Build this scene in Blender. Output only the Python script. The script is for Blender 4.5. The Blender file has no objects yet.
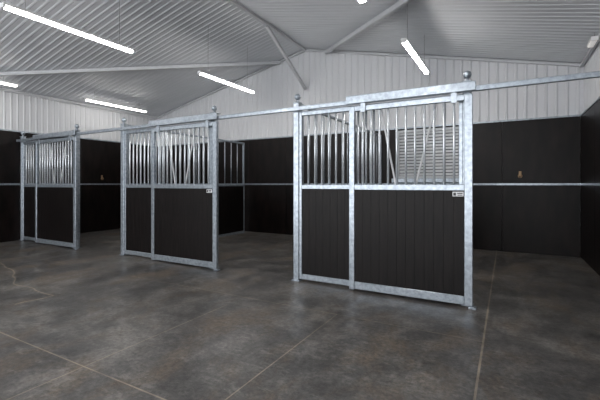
import bpy, bmesh, math
from mathutils import Vector, Matrix
scene=bpy.context.scene
col=scene.collection
scene.view_settings.view_transform='Standard'
scene.view_settings.exposure=.2
H=1.3
# ---------------------------------------------------------------- materials
def newmat(name):
    m=bpy.data.materials.new(name); m.use_nodes=True
    nt=m.node_tree; b=nt.nodes['Principled BSDF']
    return m,nt,b
def ramp(nt,stops):
    r=nt.nodes.new('ShaderNodeValToRGB')
    e=r.color_ramp.elements
    e[0].position=stops[0][0]; e[0].color=(*stops[0][1],1)
    e[1].position=stops[-1][0]; e[1].color=(*stops[-1][1],1)
    for p,c in stops[1:-1]:
        n=e.new(p); n.color=(*c,1)
    return r
def noise(nt,scale,detail=4,rough=.5,vec=None,dist=0):
    n=nt.nodes.new('ShaderNodeTexNoise'); n.inputs['Scale'].default_value=scale
    n.inputs['Detail'].default_value=detail; n.inputs['Roughness'].default_value=rough
    n.inputs['Distortion'].default_value=dist
    if vec is not None: nt.links.new(vec,n.inputs['Vector'])
    return n
def objcoord(nt,scale=(1,1,1),world=False,rot=0):
    if world:
        t=nt.nodes.new('ShaderNodeNewGeometry'); o=t.outputs['Position']
    else:
        t=nt.nodes.new('ShaderNodeTexCoord'); o=t.outputs['Object']
    mp=nt.nodes.new('ShaderNodeMapping'); mp.inputs['Scale'].default_value=scale
    mp.inputs['Rotation'].default_value=(0,0,rot)
    nt.links.new(o,mp.inputs['Vector']); return mp.outputs['Vector']
def noisemat(name,c0,c1,scale,rough=.5,metal=0,sc=(1,1,1),bump=0,world=True,detail=4,spec=.5,lo=.3,hi=.7):
    m,nt,b=newmat(name)
    v=objcoord(nt,sc,world)
    n=noise(nt,scale,detail,.6,v)
    r=ramp(nt,[(lo,c0),(hi,c1)])
    nt.links.new(n.outputs['Fac'],r.inputs['Fac']); nt.links.new(r.outputs['Color'],b.inputs['Base Color'])
    b.inputs['Roughness'].default_value=rough; b.inputs['Metallic'].default_value=metal
    b.inputs['Specular IOR Level'].default_value=spec
    if bump:
        bp=nt.nodes.new('ShaderNodeBump'); bp.inputs['Strength'].default_value=bump; bp.inputs['Distance'].default_value=.01
        nt.links.new(n.outputs['Fac'],bp.inputs['Height']); nt.links.new(bp.outputs['Normal'],b.inputs['Normal'])
    return m
M_galv=noisemat('galvanised_steel',(.25,.285,.325),(.42,.465,.51),22,.28,.6,lo=.34,hi=.66)
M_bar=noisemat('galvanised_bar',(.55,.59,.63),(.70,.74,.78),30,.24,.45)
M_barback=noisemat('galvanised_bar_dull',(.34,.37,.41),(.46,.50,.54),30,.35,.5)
M_white=noisemat('white_painted_steel',(.61,.62,.64),(.64,.65,.67),2,.45,.0)
M_ceil=noisemat('ceiling_sheet',(.60,.615,.645),(.625,.64,.67),2,.38,.0)
M_beam=noisemat('painted_beam',(.50,.51,.53),(.57,.58,.60),4,.5,.1)
M_dark=noisemat('dark_ply',(.0018,.0011,.0010),(.0100,.0060,.0054),6,.40,0,(1,1,.3),.15,spec=.21,detail=8,lo=.38,hi=.66)
M_housing=noisemat('lamp_housing',(.7,.7,.7),(.8,.8,.8),4,.4,0)
M_wire=noisemat('wire',(.22,.22,.23),(.3,.3,.31),4,.5,.3)
M_black=noisemat('black_plastic',(.01,.01,.012),(.02,.02,.022),10,.4,0)
M_tan=noisemat('brass_tan',(.28,.18,.09),(.45,.30,.17),20,.4,.3)
M_plate=noisemat('plate_white_and_glint',(.62,.63,.65),(.70,.70,.72),8,.4,0)
M_blind=noisemat('blind_slats',(.44,.46,.48),(.52,.54,.56),3,.4,0)
M_glass=noisemat('dark_window_pane',(.03,.032,.036),(.05,.052,.058),2,.12,0)
def board_mat():
    m,nt,b=newmat('dark_boards')
    v2=objcoord(nt,(14,14,.9),True)
    n=noise(nt,3,8,.7,v2)
    r=ramp(nt,[(.36,(.0012,.0009,.0009)),(.68,(.0105,.0074,.0070))])
    nt.links.new(n.outputs['Fac'],r.inputs['Fac'])
    nt.links.new(r.outputs['Color'],b.inputs['Base Color'])
    b.inputs['Roughness'].default_value=.42; b.inputs['Specular IOR Level'].default_value=.18
    bp=nt.nodes.new('ShaderNodeBump'); bp.inputs['Strength'].default_value=.25; bp.inputs['Distance'].default_value=.01
    nt.links.new(n.outputs['Fac'],bp.inputs['Height']); nt.links.new(bp.outputs['Normal'],b.inputs['Normal'])
    return m
M_board=board_mat()
def emis(name,c,s):
    m,nt,b=newmat(name)
    b.inputs['Emission Color'].default_value=(*c,1); b.inputs['Emission Strength'].default_value=s
    n=noise(nt,2); r=ramp(nt,[(0,c),(1,c)]); nt.links.new(n.outputs['Fac'],r.inputs['Fac']); nt.links.new(r.outputs['Color'],b.inputs['Base Color'])
    return m
M_tube=emis('tube_diffuser',(1,.965,.92),50)
M_tube_soft=emis('tube_diffuser_soft',(1,.965,.92),17)
M_tube_dim=emis('tube_diffuser_dim',(1,.965,.92),.25)

# floor
def floor_mat():
    m,nt,b=newmat('floor_concrete')
    L=nt.links
    v=objcoord(nt,(1,1,1),True)
    big=noise(nt,.8,7,.62,v,.3)
    med=noise(nt,3.2,10,.74,v,.2)
    fine=noise(nt,26,8,.8,v)
    r1=ramp(nt,[(.39,(.040,.038,.037)),(.50,(.074,.070,.067)),(.60,(.158,.148,.136))])
    mix=nt.nodes.new('ShaderNodeMath'); mix.operation='MULTIPLY_ADD'
    L.new(big.outputs['Fac'],mix.inputs[0]); mix.inputs[1].default_value=.45
    m2=nt.nodes.new('ShaderNodeMath'); m2.operation='MULTIPLY'; m2.inputs[1].default_value=.55
    L.new(med.outputs['Fac'],m2.inputs[0]); L.new(m2.outputs[0],mix.inputs[2])
    L.new(mix.outputs[0],r1.inputs['Fac'])
    br=noise(nt,1.5,9,.74,objcoord(nt,(1.3,.8,1),True),.4)
    rb=ramp(nt,[(.49,(0,0,0)),(.63,(.75,.75,.75))])
    L.new(br.outputs['Fac'],rb.inputs['Fac'])
    mx=nt.nodes.new('ShaderNodeMixRGB'); mx.inputs['Color2'].default_value=(.118,.089,.064,1)
    L.new(rb.outputs['Color'],mx.inputs['Fac']); L.new(r1.outputs['Color'],mx.inputs['Color1'])
    s1=noise(nt,5,9,.82,objcoord(nt,(.7,2,1),True,.5),.4)
    rs=ramp(nt,[(.53,(0,0,0)),(.66,(.55,.55,.55))]); L.new(s1.outputs['Fac'],rs.inputs['Fac'])
    ms=nt.nodes.new('ShaderNodeMixRGB'); ms.inputs['Color2'].default_value=(.215,.203,.185,1)
    L.new(rs.outputs['Color'],ms.inputs['Fac']); L.new(mx.outputs['Color'],ms.inputs['Color1'])
    rf=ramp(nt,[(.38,(.52,.52,.52)),(.62,(1.45,1.45,1.45))]); L.new(fine.outputs['Fac'],rf.inputs['Fac'])
    mf=nt.nodes.new('ShaderNodeMixRGB'); mf.blend_type='MULTIPLY'; mf.inputs['Fac'].default_value=1
    L.new(ms.outputs['Color'],mf.inputs['Color1']); L.new(rf.outputs['Color'],mf.inputs['Color2'])
    cur=mf.outputs['Color']
    warpn=noise(nt,.9,1.5,.4,v)
    warp=nt.nodes.new('ShaderNodeVectorMath'); warp.operation='SUBTRACT'; L.new(warpn.outputs['Color'],warp.inputs[0]); warp.inputs[1].default_value=(.5,.5,.5)
    wear=ramp(nt,[(.36,(.35,.35,.35)),(.6,(1,1,1))]); L.new(med.outputs['Fac'],wear.inputs['Fac'])
    def seg(p0,p1,w,wv=0,st=.8):
        nonlocal cur
        d=Vector((p1[0]-p0[0],p1[1]-p0[1],0)); ln=d.length; d.normalize(); nrm=(-d.y,d.x,0)
        sc=nt.nodes.new('ShaderNodeVectorMath'); sc.operation='SCALE'; L.new(warp.outputs[0],sc.inputs[0]); sc.inputs['Scale'].default_value=wv
        ad=nt.nodes.new('ShaderNodeVectorMath'); ad.operation='ADD'; L.new(v,ad.inputs[0]); L.new(sc.outputs[0],ad.inputs[1])
        sb=nt.nodes.new('ShaderNodeVectorMath'); sb.operation='SUBTRACT'; L.new(ad.outputs[0],sb.inputs[0]); sb.inputs[1].default_value=(p0[0],p0[1],0)
        def dot(vec):
            dn=nt.nodes.new('ShaderNodeVectorMath'); dn.operation='DOT_PRODUCT'; L.new(sb.outputs[0],dn.inputs[0]); dn.inputs[1].default_value=vec; return dn.outputs['Value']
        def mth(op,a,bv):
            q=nt.nodes.new('ShaderNodeMath'); q.operation=op
            L.new(a,q.inputs[0])
            if isinstance(bv,(int,float)): q.inputs[1].default_value=bv
            else: L.new(bv,q.inputs[1])
            return q.outputs[0]
        a=mth('ABSOLUTE',dot(nrm),0); a=mth('LESS_THAN',a,w)
        t=dot((d.x,d.y,0)); t1=mth('GREATER_THAN',t,0.0); t2=mth('LESS_THAN',t,ln)
        k=mth('MULTIPLY',mth('MULTIPLY',a,t1),t2)
        n=nt.nodes.new('ShaderNodeMixRGB'); n.inputs['Color2'].default_value=(.34,.28,.205,1)
        k2=mth('MULTIPLY',k,wear.outputs['Color']); k2=mth('MULTIPLY',k2,st)
        L.new(k2,n.inputs['Fac']); L.new(cur,n.inputs['Color1']); cur=n.outputs['Color']
    seg((-.17,-3),(-.17,8.2),.0075,0,.85)
    seg((-1.48,-3),(-1.48,3.4),.005,0,.8)
    seg((-2.63,-3),(-2.63,3.1),.005,0,.65)
    seg((-9.9,1.55),(1.2,1.55),.0055,0,.8)
    seg((-9.9,3.4),(-.17,3.4),.006,0,.6)
    seg((-7.6,2.97),(-4.5,2.35),.010,.9,.9)
    seg((-4.5,2.35),(-4.7,1.9),.008,.9,.85)
    L.new(cur,b.inputs['Base Color'])
    rr=ramp(nt,[(.4,(.28,.28,.28)),(.6,(.50,.50,.50))]); L.new(br.outputs['Fac'],rr.inputs['Fac']); L.new(rr.outputs['Color'],b.inputs['Roughness'])
    b.inputs['Specular IOR Level'].default_value=.5
    bp=nt.nodes.new('ShaderNodeBump'); bp.inputs['Strength'].default_value=.3; bp.inputs['Distance'].default_value=.004
    L.new(fine.outputs['Fac'],bp.inputs['Height']); L.new(bp.outputs['Normal'],b.inputs['Normal'])
    return m
M_floor=floor_mat()

# ---------------------------------------------------------------- helpers
def link(o,parent=None):
    col.objects.link(o)
    if parent: o.parent=parent
    return o
def obj_from_bm(bm,name,mat,center,parent,smooth=False):
    me=bpy.data.meshes.new(name); bm.normal_update()
    bm.to_mesh(me); bm.free(); me.materials.append(mat)
    if smooth:
        for p in me.polygons: p.use_smooth=True
    o=bpy.data.objects.new(name,me)
    pl=Vector((0,0,0))
    if parent:
        q=parent
        while q: pl=pl+q.location; q=q.parent
    o.location=Vector(center)-pl
    return link(o,parent)
def bm_box(bm,sx,sy,sz,off=(0,0,0),bev=0):
    r=bmesh.ops.create_cube(bm,size=1)
    for v in r['verts']:
        v.co=Vector((v.co.x*sx+off[0],v.co.y*sy+off[1],v.co.z*sz+off[2]))
    if bev:
        es=set()
        for v in r['verts']:
            es.update(v.link_edges)
        bmesh.ops.bevel(bm,geom=list(es),offset=bev,segments=1,affect='EDGES')
def box(name,x,y,z,mat,parent=None,bev=.004):
    bm=bmesh.new()
    bm_box(bm,x[1]-x[0],y[1]-y[0],z[1]-z[0],bev=bev)
    return obj_from_bm(bm,name,mat,((x[0]+x[1])/2,(y[0]+y[1])/2,(z[0]+z[1])/2),parent)
def cyl_between(name,p0,p1,r,mat,parent=None,seg=12):
    p0=Vector(p0);p1=Vector(p1); d=p1-p0
    bm=bmesh.new()
    bmesh.ops.create_cone(bm,cap_ends=True,segments=seg,radius1=r,radius2=r,depth=d.length)
    q=Vector((0,0,1)).rotation_difference(d.normalized())
    for v in bm.verts: v.co=q@v.co
    return obj_from_bm(bm,name,mat,(p0+p1)/2,parent,False)
def beam(name,p0,p1,w,h,mat,parent=None):
    p0=Vector(p0);p1=Vector(p1); d=(p1-p0); L=d.length; d.normalize()
    up=Vector((0,0,1)); s=d.cross(up).normalized(); u=s.cross(d)
    bm=bmesh.new(); bm_box(bm,w,L,h,bev=min(w,h)*.12)
    for v in bm.verts: v.co=s*v.co.x+d*v.co.y+u*v.co.z
    return obj_from_bm(bm,name,mat,(p0+p1)/2,parent)
def empty(name,loc,label,cat,group=None):
    e=bpy.data.objects.new(name,None); e.location=loc; e.empty_display_size=.2
    link(e); e['label']=label; e['category']=cat
    if group: e['group']=group
    return e
def struct(o,label,cat):
    o['kind']='structure'; o['label']=label; o['category']=cat; return o
_barmesh={}
def bar(x,y,z0,z1,parent,r=.0135,name='bar',mat=None):
    mat=mat or M_bar
    key=(round(z1-z0,3),r,mat.name)
    pl=Vector(parent.location)
    if key not in _barmesh:
        bm=bmesh.new(); bmesh.ops.create_cone(bm,cap_ends=True,segments=12,radius1=r,radius2=r,depth=z1-z0)
        me=bpy.data.meshes.new('bar'); bm.to_mesh(me); bm.free(); me.materials.append(mat)
        for p in me.polygons: p.use_smooth=len(p.vertices)==4
        _barmesh[key]=me
    o=bpy.data.objects.new(name,_barmesh[key]); o.location=Vector((x,y,(z0+z1)/2))-pl
    return link(o,parent)
def boards(name,x0,x1,y0,y1,z0,z1,parent,along='x',w=.1,mat=None):
    bm=bmesh.new()
    cx,cy,cz=(x0+x1)/2,(y0+y1)/2,(z0+z1)/2
    L=(x1-x0) if along=='x' else (y1-y0)
    n=max(1,round(L/w)); ww=L/n
    for i in range(n):
        c=-L/2+ww*(i+.5)
        if along=='x': bm_box(bm,ww-.0003,y1-y0,z1-z0,(c,0,0),bev=.0012)
        else: bm_box(bm,x1-x0,ww-.0003,z1-z0,(0,c,0),bev=.0012)
    return obj_from_bm(bm,name,mat or M_board,(cx,cy,cz),parent)

# ---------------------------------------------------------------- shell
XL,XR,YB,YF=-9.9,1.2,8.2,-4.0
RX,RZ,SL=-4.4,4.70,.225
def ceilz(x): return RZ-SL*abs(x-RX)
f=box('floor',(XL-.1,XR+.1),(YF,YB+.1),(-.1,0),M_floor,bev=0); struct(f,'dark mottled concrete floor with control joints','floor')
def profile(u0,u1,pitch,depth,rib=.35):
    pts=[];u=u0
    while u<u1-1e-6:
        for fr,h in ((0,0),(1-rib,0),(1-rib*.72,depth),(1-rib*.28,depth)):
            if u+fr*pitch<u1: pts.append((u+fr*pitch,h))
        u+=pitch
    pts.append((u1,0)); return pts
def corr(name,pts,fa,fb,mat):
    bm=bmesh.new(); pa=[bm.verts.new(fa(u,h)) for u,h in pts]; pb=[bm.verts.new(fb(u,h)) for u,h in pts]
    for i in range(len(pts)-1): bm.faces.new((pa[i],pa[i+1],pb[i+1],pb[i]))
    return obj_from_bm(bm,name,mat,(0,0,0),None)
pc=profile(YF,YB,.125,.009,.44)
bm=bmesh.new()
for xe in (XL,XR):
    va=[bm.verts.new((RX,u,RZ-h)) for u,h in pc]; vb=[bm.verts.new((xe,u,ceilz(xe)-h)) for u,h in pc]
    for i in range(len(pc)-1): bm.faces.new((va[i],va[i+1],vb[i+1],vb[i]))
c=obj_from_bm(bm,'ceiling',M_ceil,(0,0,0),None); struct(c,'white ribbed metal ceiling rising to a central ridge','ceiling')
pts=sorted(profile(XL,XR,.16,.013)+[(RX,0)])
w=corr('wall_back',pts,lambda u,h:(u,YB-h,0),lambda u,h:(u,YB-h,ceilz(u)+.0),M_white); struct(w,'white ribbed metal gable wall above dark kick boards','wall')
pw=profile(YF,YB,.13,.009)
w=corr('wall_left',pw,lambda u,h:(XL+h,u,0),lambda u,h:(XL+h,u,ceilz(XL)),M_white); struct(w,'white ribbed metal side wall','wall')
w=corr('wall_right',pw,lambda u,h:(XR-h,u,0),lambda u,h:(XR-h,u,ceilz(XR)),M_white); struct(w,'white ribbed metal side wall','wall')
PT=2.5; tn=0
def trim(o,label,cat='trim'):
    global tn
    tn+=1; o.name='trim_%d'%tn; struct(o,label,cat)
def lining_x(x0,x1,z0,z1):
    n=max(1,round((x1-x0)/1.22)); w_=(x1-x0)/n
    bm=bmesh.new()
    for i in range(n): bm_box(bm,w_-.003,.03,z1-z0,(x0+w_*(i+.5)-(x0+x1)/2,0,0),bev=.003)
    return obj_from_bm(bm,'trim',M_dark,((x0+x1)/2,YB-.04,(z0+z1)/2),None)
def lining_y(x,y0,y1,z0,z1):
    n=max(1,round((y1-y0)/1.22)); w_=(y1-y0)/n
    bm=bmesh.new()
    for i in range(n): bm_box(bm,.03,w_-.003,z1-z0,(0,y0+w_*(i+.5)-(y0+y1)/2,0),bev=.003)
    return obj_from_bm(bm,'trim',M_dark,(x,(y0+y1)/2,(z0+z1)/2),None)
for z0,z1 in ((0,1.275),(1.315,PT)):
    trim(lining_x(XL+.06,XR-.06,z0,z1),'dark brown plywood lining on the end wall','wall panel')
    trim(lining_y(XL+.04,YF,YB-.02,z0,z1),'dark brown plywood lining on the side wall','wall panel')
    trim(lining_y(XR-.04,YF,YB-.02,z0,z1),'dark brown plywood lining on the side wall','wall panel')
for z0,z1 in ((1.275,1.315),(PT,PT+.03)):
    trim(box('trim',(XL+.06,XR-.06),(YB-.065,YB-.02),(z0,z1),M_galv),'galvanised channel joining the wall boards')
    trim(box('trim',(XL+.02,XL+.065),(YF,YB-.02),(z0,z1),M_galv),'galvanised channel joining the wall boards')
    trim(box('trim',(XR-.065,XR-.02),(YF,YB-.02),(z0,z1),M_galv),'galvanised channel joining the wall boards')
trim(box('trim',(RX-.03,RX+.03),(YF,YB-.02),(RZ-.07,RZ-.02),M_beam),'painted ridge beam under the ceiling')
for sgn,xe in ((-1,XL),(1,XR)):
    p0=Vector((RX,YB-.04,RZ-.045)); p1=Vector((xe,YB-.04,ceilz(xe)-.045))
    o=beam('trim',p0,p1,.05,.05,M_beam); trim(o,'flashing where gable wall meets ceiling')
trim(box('trim',(XL+.02,XL+.07),(YF,YB-.02),(ceilz(XL)-.07,ceilz(XL)-.02),M_beam),'eave flashing')
trim(box('trim',(XR-.07,XR-.02),(YF,YB-.02),(ceilz(XR)-.07,ceilz(XR)-.02),M_beam),'eave flashing')

def cp(x,y,drop=.07): return Vector((x,y,ceilz(x)-drop))
def brace(p0,p1,label):
    o=beam('roof_brace',p0,p1,.08,.08,M_beam); o['label']=label; o['category']='roof brace'; o['group']='roof wind braces'; return o
brace(cp(-5.15,YB-.05,.08),cp(-9.7,2.95,.08),'grey-white square steel wind brace running diagonally under the ceiling')
brace(cp(-3.83,YB-.05,.08),cp(.3,3.65,.08),'grey-white square steel wind brace running diagonally under the ceiling')
o=beam('roof_brace',(RX,6.45,RZ-.08),(RX,YB-.05,3.68),.07,.07,M_beam); o['label']='steel knee brace from ridge beam down to gable wall'; o['category']='roof brace'; o['group']='roof wind braces'

wx0,wx1,wz0,wz1=-2.1,-.80,1.42,2.46
def window():
    e=bpy.data.objects.new('window_1',None); e.location=((wx0+wx1)/2,YB-.06,wz0); link(e); struct(e,'framed window with pale horizontal slatted shutter above a grey sill','window')
    ya,yb=YB-.12,YB-.056
    bm=bmesh.new(); cx=(wx0+wx1)/2; cz=(wz0+wz1)/2; W=wx1-wx0; Hh=wz1-wz0
    bm_box(bm,W,yb-ya,.05,(0,0,Hh/2-.025),.004); bm_box(bm,W,yb-ya,.05,(0,0,-Hh/2+.025),.004)
    for s in (-1,1): bm_box(bm,.05,yb-ya,Hh-.1,(s*(W/2-.025),0,0),.004)
    obj_from_bm(bm,'window_frame',M_blind,(cx,(ya+yb)/2,cz),e)
    box('window_pane',(wx0+.05,wx1-.05),(yb-.012,yb-.006),(wz0+.05,wz1-.05),M_glass,e,.001)
    bm=bmesh.new(); n=14; SW=W-.11
    for i in range(n):
        z=-Hh/2+.05+(Hh-.1)*(i+.5)/n
        r=bmesh.ops.create_cube(bm,size=1)
        for v in r['verts']:
            x,y,zz=v.co.x*SW,v.co.y*.008,v.co.z*(Hh-.1)/n*.78
            a=-.4; v.co=Vector((x,y*math.cos(a)-zz*math.sin(a),z+y*math.sin(a)+zz*math.cos(a)))
    obj_from_bm(bm,'shutter',M_blind,(cx,(ya+yb)/2-.008,cz),e)
    box('sill',(wx0-.1,wx1+.08),(YB-.16,YB-.056),(wz0-.09,wz0-.002),M_galv,e)
window()

# ---------------------------------------------------------------- stall fronts
PY=4.35
def post(parent,x,y,ztop=2.39):
    p=box('post',(x-.042,x+.042),(y-.042,y+.042),(0,ztop),M_galv,parent,.006)
    bm=bmesh.new()
    bm_box(bm,.094,.094,.012,(0,0,.006),.003)
    bmesh.ops.create_cone(bm,cap_ends=True,segments=16,radius1=.026,radius2=.013,depth=.035,matrix=Matrix.Translation((0,0,.028)))
    bmesh.ops.create_uvsphere(bm,u_segments=24,v_segments=16,radius=.043,matrix=Matrix.Translation((0,0,.084)))
    o=obj_from_bm(bm,'finial',M_galv,(x,y,ztop),p,False)
    for pl in o.data.polygons: pl.use_smooth=pl.center.z>.044
    box('foot_plate',(x-.06,x+.06),(y-.06,y+.06),(0,.012),M_galv,p,.003)
    return p
def stall_front(xl,xr,label):
    e=empty('stall_front',((xl+xr)/2,PY,0),label,'horse stall front','stall fronts')
    post(e,xl,PY); post(e,xr,PY)
    a,b=xl+.042,xr-.042
    y0,y1=PY-.03,PY+.03
    box('frame_stile',(a,a+.04),(y0,y1),(.03,2.27),M_galv,e)
    box('frame_stile',(b-.04,b),(y0,y1),(.03,2.27),M_galv,e)
    a+=.04;b-=.04
    box('top_rail',(a,b),(y0,y1),(2.21,2.27),M_galv,e)
    box('middle_rail',(a,b),(y0,y1),(1.235,1.29),M_galv,e)
    box('bottom_rail',(a,b),(y0,y1),(.03,.10),M_galv,e)
    boards('lower_panel',a+.002,b-.002,PY-.018,PY+.018,.10,1.235,e)
    vx0,vx1=xl+1.15,xl+1.78
    x=a+.085
    while x<b-.03:
        if x<vx0-.03 or x>vx1+.03: bar(x,PY,1.29,2.21,e)
        x+=.1
    for t,bt in ((vx0,xl+1.33),(vx1,xl+1.56)):
        cyl_between('yoke_bar',(t,PY,2.21),(bt,PY,1.29),.012,M_plate,e)  # white base colour stands in for light reflected off the galvanised yoke
    return e
def stall_door(x0,x1,label,plate=True):
    yc=4.255; y0,y1=yc-.024,yc+.024
    e=empty('stall_door',((x0+x1)/2,yc,.02),label,'sliding stall door','sliding doors')
    S=.08
    box('stile',(x0,x0+.068),(y0,y1),(.02,2.24),M_galv,e); box('stile',(x1-S,x1),(y0,y1),(.02,2.24),M_galv,e)
    a,b=x0+.068,x1-S
    box('top_rail',(a,b),(y0,y1),(2.18,2.24),M_galv,e)
    box('middle_rail',(a,b),(y0,y1),(1.23,1.293),M_galv,e)
    box('bottom_rail',(a,b),(y0,y1),(.03,.12),M_galv,e)
    boards('lower_panel',a+.002,b-.002,yc-.015,yc+.015,.12,1.23,e)
    n=round((b-a)/.1)
    for i in range(1,n): bar(a+(b-a)*i/n,yc,1.293,2.18,e)
    bm=bmesh.new(); W=x1-x0+.06
    bm_box(bm,W,.012,.09,(0,-.045,0.010),.003); bm_box(bm,W,.09,.012,(0,0,.055),.003)
    obj_from_bm(bm,'track_hood',M_galv,((x0+x1)/2,4.25,2.305),e)
    for hx in (x0+.18,x1-.18):
        box('hanger',(hx-.03,hx+.03),(4.218,4.228),(2.16,2.35),M_galv,e,.002)
    box('guide_foot',(x1-.04,x1+.035),(y0-.02,y1),(0.0,.02),M_galv,e,.003)
    if plate:
        px=x1-S-.06
        p=box('name_plate',(px-.055,px+.055),(y0-.006,y0+.002),(1.168,1.218),M_plate,e,.002)
        bm=bmesh.new()
        for dx,dz,sx,sz in ((-.033,0,.026,.030),(.018,.009,.052,.012),(.018,-.011,.044,.008)):
            bm_box(bm,sx,.002,sz,(dx,0,dz))
        obj_from_bm(bm,'plate_marking',M_black,(px,y0-.007,1.193),p)
    return e
F=[(-2.47,-.37),(-6.13,-3.95),(-9.78,-7.62)]
D=[(-1.68,-.31),(-5.25,-3.80),(-9.0,-7.47)]
fl=['galvanised stall front with dark boards beside the last opening','galvanised stall front with dark boards standing between two openings','galvanised stall front with dark boards against the side wall']
dl=['sliding galvanised stall door with dark boards and name plate, pushed open','open sliding stall door with dark boards, name plate, middle stall','open sliding stall door with dark boards next to side wall']
for (a,b),l in zip(F,fl): stall_front(a,b,l)
for i,((a,b),l) in enumerate(zip(D,dl)): stall_door(a,b,l,i<2)
TZ=2.295
tb=bmesh.new(); TL=XR-XL-.14
bm_box(tb,TL,.050,.010,(0,0,.022),.002)
for s in (-1,1): bm_box(tb,TL,.006,.044,(0,s*.022,0),.001)
for s in (-1,1): bm_box(tb,TL,.016,.006,(0,s*.015,-.021),.001)
t=obj_from_bm(tb,'door_track',M_galv,((XL+XR)/2,4.262,TZ),None); t['label']='long galvanised overhead door track along the stall fronts'; t['category']='door track'
for (a,b) in F:
    for x in (a,b):
        box('track_bracket',(x-.03,x+.03),(4.285,4.307),(TZ-.03,TZ+.035),M_galv,t,.002)

def partition(x,label,yend):
    y0,y1=4.40,yend
    e=empty('stall_partition',(x,(y0+y1)/2,0),label,'stall partition','stall partitions')
    X=(x-.02,x+.02)
    box('end_post',(x-.022,x+.022),(y0,y0+.05),(0,2.4),M_galv,e); box('end_post',(x-.022,x+.022),(y1-.04,y1),(0,2.4),M_galv,e)
    a,b=y0+.05,y1-.04
    box('top_rail',X,(a,b),(2.36,2.40),M_galv,e); box('middle_rail',X,(a,b),(1.245,1.29),M_galv,e); box('bottom_rail',X,(a,b),(.0,.06),M_galv,e)
    boards('lower_panel',x-.016,x+.016,a+.002,b-.002,.06,1.245,e,'y',.12)
    n=round((b-a)/.24)
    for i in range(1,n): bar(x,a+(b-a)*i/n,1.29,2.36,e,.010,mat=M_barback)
partition(-2.47,'grilled galvanised partition with dark lower boards behind the stall front',8.13)
partition(-6.13,'grilled galvanised partition with dark lower boards behind the stall front',7.90)

def tie(loc,axis,label):
    e=empty('tie_ring',loc,label,'tie ring','tie rings')
    x,y,z=loc
    if axis=='y': box('mounting_plate',(x-.022,x+.022),(y-.012,y),(z-.04,z+.06),M_tan,e,.003)
    else: box('mounting_plate',(x,x+.012),(y-.022,y+.022),(z-.04,z+.06),M_tan,e,.003)
    bm=bmesh.new(); n=20;m=8;R=.032;r=.006; vs=[]
    for i in range(n):
        A=2*math.pi*i/n; row=[]
        for j in range(m):
            B=2*math.pi*j/m; q=R+r*math.cos(B); co=(q*math.cos(A),r*math.sin(B),q*math.sin(A))
            if axis=='x': co=(co[1],co[0],co[2])
            row.append(bm.verts.new(co))
        vs.append(row)
    for i in range(n):
        for j in range(m): bm.faces.new((vs[i][j],vs[(i+1)%n][j],vs[(i+1)%n][(j+1)%m],vs[i][(j+1)%m]))
    c=(x,y-.02,z-.03) if axis=='y' else (x+.02,y,z-.03)
    obj_from_bm(bm,'ring',M_tan,c,e,True)
tie((.22,YB-.056,1.48),'y','small brass tie ring on dark end wall board')
tie((XL+.056,6.3,1.48),'x','small brass tie ring on dark side wall board')

def tube(x,y0,z,L=1.8,label='suspended fluorescent tube light with white housing',mat=None):
    e=empty('tube_light',(x,y0+L/2,z),label,'ceiling light','suspended tube lights')
    bm=bmesh.new(); bm_box(bm,.085,L,.03,(0,0,.03),.004)
    obj_from_bm(bm,'housing',M_housing,(x,y0+L/2,z),e)
    bm=bmesh.new(); bm_box(bm,.07,L-.06,.03,(0,0,0),.01)
    obj_from_bm(bm,'diffuser',mat or M_tube,(x,y0+L/2,z),e)
    for s in (-1,1): box('end_cap',(x-.04,x+.04),(y0+L/2+s*(L/2-.015)-.015,y0+L/2+s*(L/2-.015)+.015),(z-.016,z+.018),M_housing,e,.003)
    for t in (.14,.86):
        yy=y0+L*t
        cyl_between('suspension_wire',(x,yy,z+.045),(x,yy,ceilz(x)-.004),.003,M_wire,e,6)
for y in (5.38,2.15,-1.0): tube(-9.1,y,3.38,mat=M_tube_soft)
for y,z in ((5.38,3.48),(2.12,3.43),(-1.0,3.48)): tube(-5.28,y,z)
for x,y in ((-1.3,5.38),(-1.42,2.22),(-1.3,-1.0)): tube(x,y,3.36)
tube(1.09,6.6,3.35,.36,'short dim tube light near the side wall eave',M_tube_dim)

wd=bpy.data.worlds.new('world'); scene.world=wd; wd.use_nodes=True
wd.node_tree.nodes['Background'].inputs['Color'].default_value=(.95,.97,1,1)
wd.node_tree.nodes['Background'].inputs['Strength'].default_value=3.6
cd=bpy.data.cameras.new('camera'); cam=bpy.data.objects.new('camera',cd); link(cam)
cam.location=(0,0,H); cam.rotation_euler=(math.radians(90),0,math.radians(29.2))
cd.sensor_width=36; cd.lens=22.2; cd.shift_y=-16/600
scene.camera=cam
